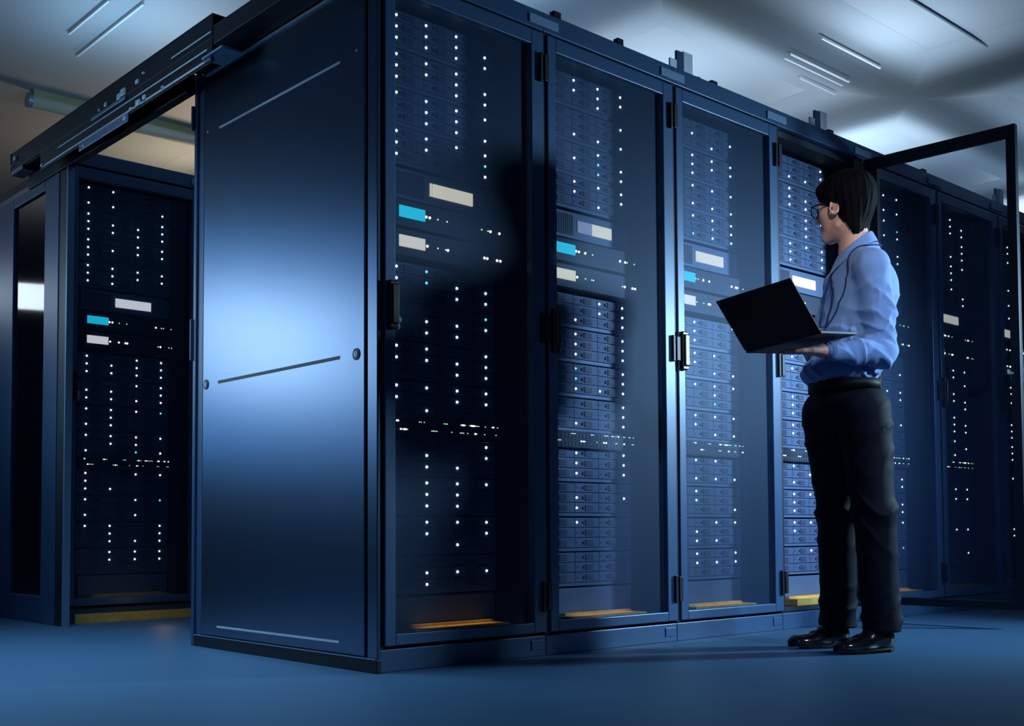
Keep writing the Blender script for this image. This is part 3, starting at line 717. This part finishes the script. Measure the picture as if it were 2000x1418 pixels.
# collar: stand and folded leaf
def loop_strip(fn, n, w0, w1, th):
    bm = bmesh.new(); rows = []
    for k_ in range(n+1):
        u = k_/n; a, b = fn(u); nrm = unit(np.cross(b-a, fn(min(1, u+.01))[0]-fn(max(0, u-.01))[0]))*th
        rows.append([bm.verts.new(Vector(p)) for p in (a-nrm, a+nrm, b+nrm, b-nrm)])
    for r1, r2 in zip(rows, rows[1:]):
        for j in range(4): bm.faces.new((r1[j], r1[(j+1) % 4], r2[(j+1) % 4], r2[j]))
    bm.faces.new(rows[0]); bm.faces.new(rows[-1][::-1]); return bm
def stand(u):
    a = 2*PI*(u*.94+.03); c_, s_ = math.cos(a), math.sin(a); r = .066
    base = neckb+FNk*(c_*r+.006)+LNk*(s_*r)+UP*(.012-.048*c_)
    return base-UP*.020, base+UP*.030-FNk*c_*.004-LNk*s_*.004
def leaf(u):
    a = 2*PI*(u*.90+.05); c_, s_ = math.cos(a), math.sin(a); r = .066
    top = neckb+FNk*(c_*(r)+.006)+LNk*(s_*r)+UP*(.044-.048*c_)
    tip = max(0, (abs(u-.5)*2-.6)/.4)
    bot = neckb+FNk*(c_*(r+.022)+.006+tip*.020)+LNk*(s_*(r+.020))+UP*(-.004-.052*c_-tip*.038)
    return top, bot
collar = keep(obj('collar', loop_strip(leaf, 40, 0, 0, .0018), M['shirt'], smooth=False)); collar.modifiers.new('sub', 'SUBSURF').render_levels = 1
cs = obj('collar_stand', loop_strip(stand, 40, 0, 0, .0018), M['shirt'])
for o_ in (collar, cs):
    o_.parent = shirt; o_.matrix_parent_inverse = Matrix.Identity(4)
for c0, dd, nm in ((cuffL, faL, 'cuff'), (cuffR, faR, 'cuff')):
    bm = bmesh.new(); a_ = Vector(c0-dd*.030); b_ = Vector(c0+dd*.022)
    cyl(bm, a_, b_, .0385, .0340, n=28, caps=False); cyl(bm, b_, a_, .0315, .0355, n=28, caps=False)
    bmesh.ops.bridge_loops(bm, edges=[e for e in bm.edges if e.is_boundary and (e.verts[0].co-b_).length < .05 and (e.verts[1].co-b_).length < .05])
    o_ = obj(nm, bm, M['shirt'], smooth=True); o_.parent = shirt
# lanyard
lan = [neckb+FNk*(-.082)+UP*.030, neckb+LNk*.075-FNk*.04+UP*.012, neckb+LNk*.094+FNk*.02-UP*.028, at(1640, 545, -.13), at(1622, 585, -.13), at(1603, 620, -.11), at(1598, 640, -.10)]
lan2 = [neckb+FNk*(-.082)+UP*.030, neckb-LNk*.075-FNk*.03+UP*.020, neckb-LNk*.06+FNk*.06-UP*.02, at(1612, 560, -.06), at(1604, 600, -.08), at(1598, 638, -.09)]
def smoothline(P, n=6):
    P = [Vector(p) for p in P]; out = []
    for i in range(len(P)-1):
        p0, p1, p2, p3 = P[max(0, i-1)], P[i], P[i+1], P[min(len(P)-1, i+2)]
        for k_ in range(n):
            t_ = k_/n; out.append(.5*((2*p1)+(p2-p0)*t_+(2*p0-5*p1+4*p2-p3)*t_*t_+(3*p1-p0-3*p2+p3)*t_**3))
    return out+[P[-1]]
from mathutils.bvhtree import BVHTree
shirt_bvh = BVHTree.FromPolygons([tuple(v) for v in sv], [tuple(q_) for q_ in sq])
def cling(P, off=.004):
    out = []
    for p in P:
        loc, nr, ix, ds = shirt_bvh.find_nearest(p)
        if loc is None: out.append(p); continue
        sgn = (p-loc); out.append(loc+(sgn.normalized() if sgn.length > 1e-5 and sgn.dot(nr) > 0 else nr)*off)
    return out
bm = bmesh.new(); tube(bm, cling(smoothline(lan)), .0035, flat=(.0055, .0022)); tube(bm, cling(smoothline(lan2)), .0035, flat=(.0055, .0022))
keep(obj('lanyard', bm, M['lanyard'], smooth=True))

# ---- shoes
for nm, hl, te in (('shoe', heelL, toeL), ('shoe', heelR, toeR)):
    d_ = unit(te-hl); l_ = np.cross(UP, d_); Ln = np.linalg.norm(te-hl)
    def SP(f_, s_, u_): return hl+d_*f_+l_*s_+UP*u_
    R_ = np.stack([d_, l_, UP])
    P = [(Ell(SP(.040, 0, .050), (.044, .034, .042), R_), .015), (Cone(SP(.045, 0, .045), SP(.14, 0, .036), .035, .036), .02), (Ell(SP(.175, 0, .028), (.078, .044, .030), R_), .02),
         (Ell(SP(Ln-.045, 0, .026), (.048, .036, .022), R_), .02), (Cone(SP(.055, 0, .07), SP(.10, 0, .062), .032, .030), .02)]
    def shpost(G, F_, hl=hl): return smax(smax(F_, .016-G[..., 2], .003), G[..., 2]-.098, .004)
    sh = mp(nm, [surface(P, .0045, shpost)], M['shoe'], smooth_it=1)
    bm = bmesh.new(); ring = []
    for k_ in range(40):
        a = 2*PI*k_/40; c_, s_ = math.cos(a), math.sin(a); fx = Ln/2+(Ln/2+.004)*c_; wd = (.034+.012*math.sin(PI*min(1, max(0, fx/Ln))**1.3))
        ring.append(SP(fx, wd*np.sign(s_)*abs(s_)**.7, 0))
    lo_ = [bm.verts.new(Vector(p+UP*.010)) for p in ring]; hi_ = [bm.verts.new(Vector(p+UP*.018)) for p in ring]
    for k_ in range(40): bm.faces.new((lo_[k_], lo_[(k_+1) % 40], hi_[(k_+1) % 40], hi_[k_]))
    bm.faces.new(lo_[::-1]); bm.faces.new(hi_)
    so = obj('sole', bm, M['plastic']); so.parent = sh
    bm = bmesh.new(); hr_ = []
    for z_ in (0.0, .012):
        hr_.append([bm.verts.new(Vector(SP(.036-.038*math.cos(a)*(1), .031*math.sin(a), z_))) for a in [PI*(-.5)+PI*j/12 for j in range(13)]])
    n_ = 13
    for k_ in range(n_): bm.faces.new((hr_[0][k_], hr_[0][(k_+1) % n_], hr_[1][(k_+1) % n_], hr_[1][k_]))
    bm.faces.new(hr_[0][::-1]); bm.faces.new(hr_[1]); ho = obj('heel', bm, M['plastic']); ho.parent = sh
    bm = bmesh.new(); bx(bm, -.03, .03, -.034, .034, 0, .0118); bmesh.ops.transform(bm, matrix=Matrix(((d_[0], l_[0], 0, SP(.165, 0, 0)[0]), (d_[1], l_[1], 0, SP(.165, 0, 0)[1]), (0, 0, 1, 0), (0, 0, 0, 1))), verts=bm.verts)
    fo = obj('forefoot_pad', bm, M['plastic']); fo.parent = sh

# ---- hair
hr = [(Ell(H(-.018, 0, .045), (.112, .091, .090), HR), .02), (Ell(H(-.050, 0, -.004), (.064, .079, .074), HR), .03), (Cone(H(-.044, .030, -.056), H(-.044, -.030, -.056), .038, .038), .03), (Cone(H(-.053, .024, -.092), H(-.053, -.024, -.092), .035, .035), .02),
      (Cone(H(.062, -.045, .070), H(.062, .045, .070), .028, .028), .02), (Cone(H(.012, .078, .035), H(.010, .076, .0), .016, .011), .015), (Cone(H(.012, -.078, .035), H(.010, -.076, .0), .016, .011), .015),
      (Ell(H(-.02, 0, .085), (.085, .07, .055), HR), .03)]
def hairpost(G, F_):
    q = (G-headc)@HR.T; f_, l_, u_ = q[..., 0], q[..., 1], q[..., 2]
    ang = np.arctan2(l_, f_+.02)
    F_ = F_+.0012*np.sin(ang*22+u_*25)+.0010*np.sin(ang*41-u_*30+f_*40)+.002*np.sin(f_*45+u_*30)*np.clip(u_*12, 0, 1)
    F_ = smax(F_, -Ell(H(.075, 0, -.040), (.070, .085, .080), HR)(G), .008)         # face
    F_ = smax(F_, -Ell(H(.010, .082, -.022), (.024, .020, .030), HR)(G), .005)      # ears
    F_ = smax(F_, -Ell(H(.010, -.082, -.022), (.024, .020, .030), HR)(G), .005)
    F_ = smax(F_, -Ell(H(.010, 0, -.105), (.075, .10, .060), HR)(G), .008)
    return F_
mp('hair', [surface(hr, .0038, hairpost)], M['hair'], smooth_it=1)
for s in (1, -1):
    bm = bmesh.new(); bmesh.ops.create_uvsphere(bm, u_segments=16, v_segments=12, radius=.0125); bmesh.ops.translate(bm, verts=bm.verts, vec=Vector(H(.0745, s*.031, -.008)))
    e = keep(obj('eye', bm, M['eye'], smooth=True))
    bm = bmesh.new(); cyl(bm, H(.0845, s*.031, -.008), H(.0872, s*.031, -.008), .0055, .0045, n=14); obj('iris', bm, M['iris'], e)
    bm = bmesh.new(); tube(bm, smoothline([H(.090, s*.014, .017), H(.090, s*.030, .023), H(.078, s*.048, .017)], 4), .003, flat=(.003, .0022)); keep(obj('eyebrow', bm, M['hair'], smooth=True))
# ---- spectacles
bm = bmesh.new()
for s in (1, -1):
    R_ = [H(.109-.010*abs(y_)/.056, s*(.034)+s*0+y_*1.0*s, z_) for y_, z_ in ((-.024, .010), (0, .013), (.024, .012), (.028, 0), (.024, -.020), (0, -.026), (-.020, -.022), (-.025, -.008), (-.024, .010))]
    tube(bm, R_, .0025)
    tube(bm, [H(.103, s*.060, .010), H(.070, s*.076, .010), H(.0, s*.083, .010), H(-.020, s*.083, .002), H(-.030, s*.080, -.015)], .0026, flat=(.0018, .0034))
tube(bm, [H(.109, .012, .004), H(.113, 0, .006), H(.109, -.012, .004)], .0025)
gl = keep(obj('spectacles', bm, M['plastic'], smooth=True))
for s in (1, -1):
    bm = bmesh.new(); vs = [bm.verts.new(Vector(H(.107-.010*abs(y_)/.056, s*(.034+y_), z_))) for y_, z_ in ((-.022, .010), (0, .012), (.022, .011), (.026, 0), (.022, -.018), (0, -.024), (-.018, -.020), (-.023, -.008))]
    fc = bm.faces.new(vs); ex = bmesh.ops.extrude_face_region(bm, geom=[fc]); bmesh.ops.translate(bm, verts=[v for v in ex['geom'] if isinstance(v, bmesh.types.BMVert)], vec=Vector(FHd*.0012))
    obj('lens', bm, M['lens'], gl)

# ---- laptop
lt = bpy.data.objects.new('laptop', None); COL.objects.link(lt); lt.matrix_world = Lm; lt.empty_display_size = .05
tag(lt, 'open black laptop held by the man, its lid toward the camera', 'laptop')
ba = obj('base', boxes((-LW/2, LW/2, 0, LD, -.012, .0)), M['lapmat'], lt, bev=.003)
obj('keyboard', boxes(*[(-.150+.0215*i, -.132+.0215*i, .035+.019*j, .051+.019*j, 0, .002) for i in range(14) for j in range(5)]), M['key'], ba)
obj('touchpad', boxes((-.05, .05, .145, .212, 0, .0006)), M['plastic'], ba)
ld = obj('lid', boxes((-LW/2, LW/2, 0, LD, 0, .006)), M['lapmat'], lt, bev=.002)
ld.matrix_local = Matrix.Rotation(LOPEN, 4, 'X')
obj('screen', boxes((-LW/2+.010, LW/2-.010, .014, LD-.010, -.0012, .0)), M['screen'], ld)
bm = bmesh.new(); cyl(bm, (-.12, 0, -.003), (.12, 0, -.003), .006, n=14); obj('hinge', bm, M['lapmat'], lt)
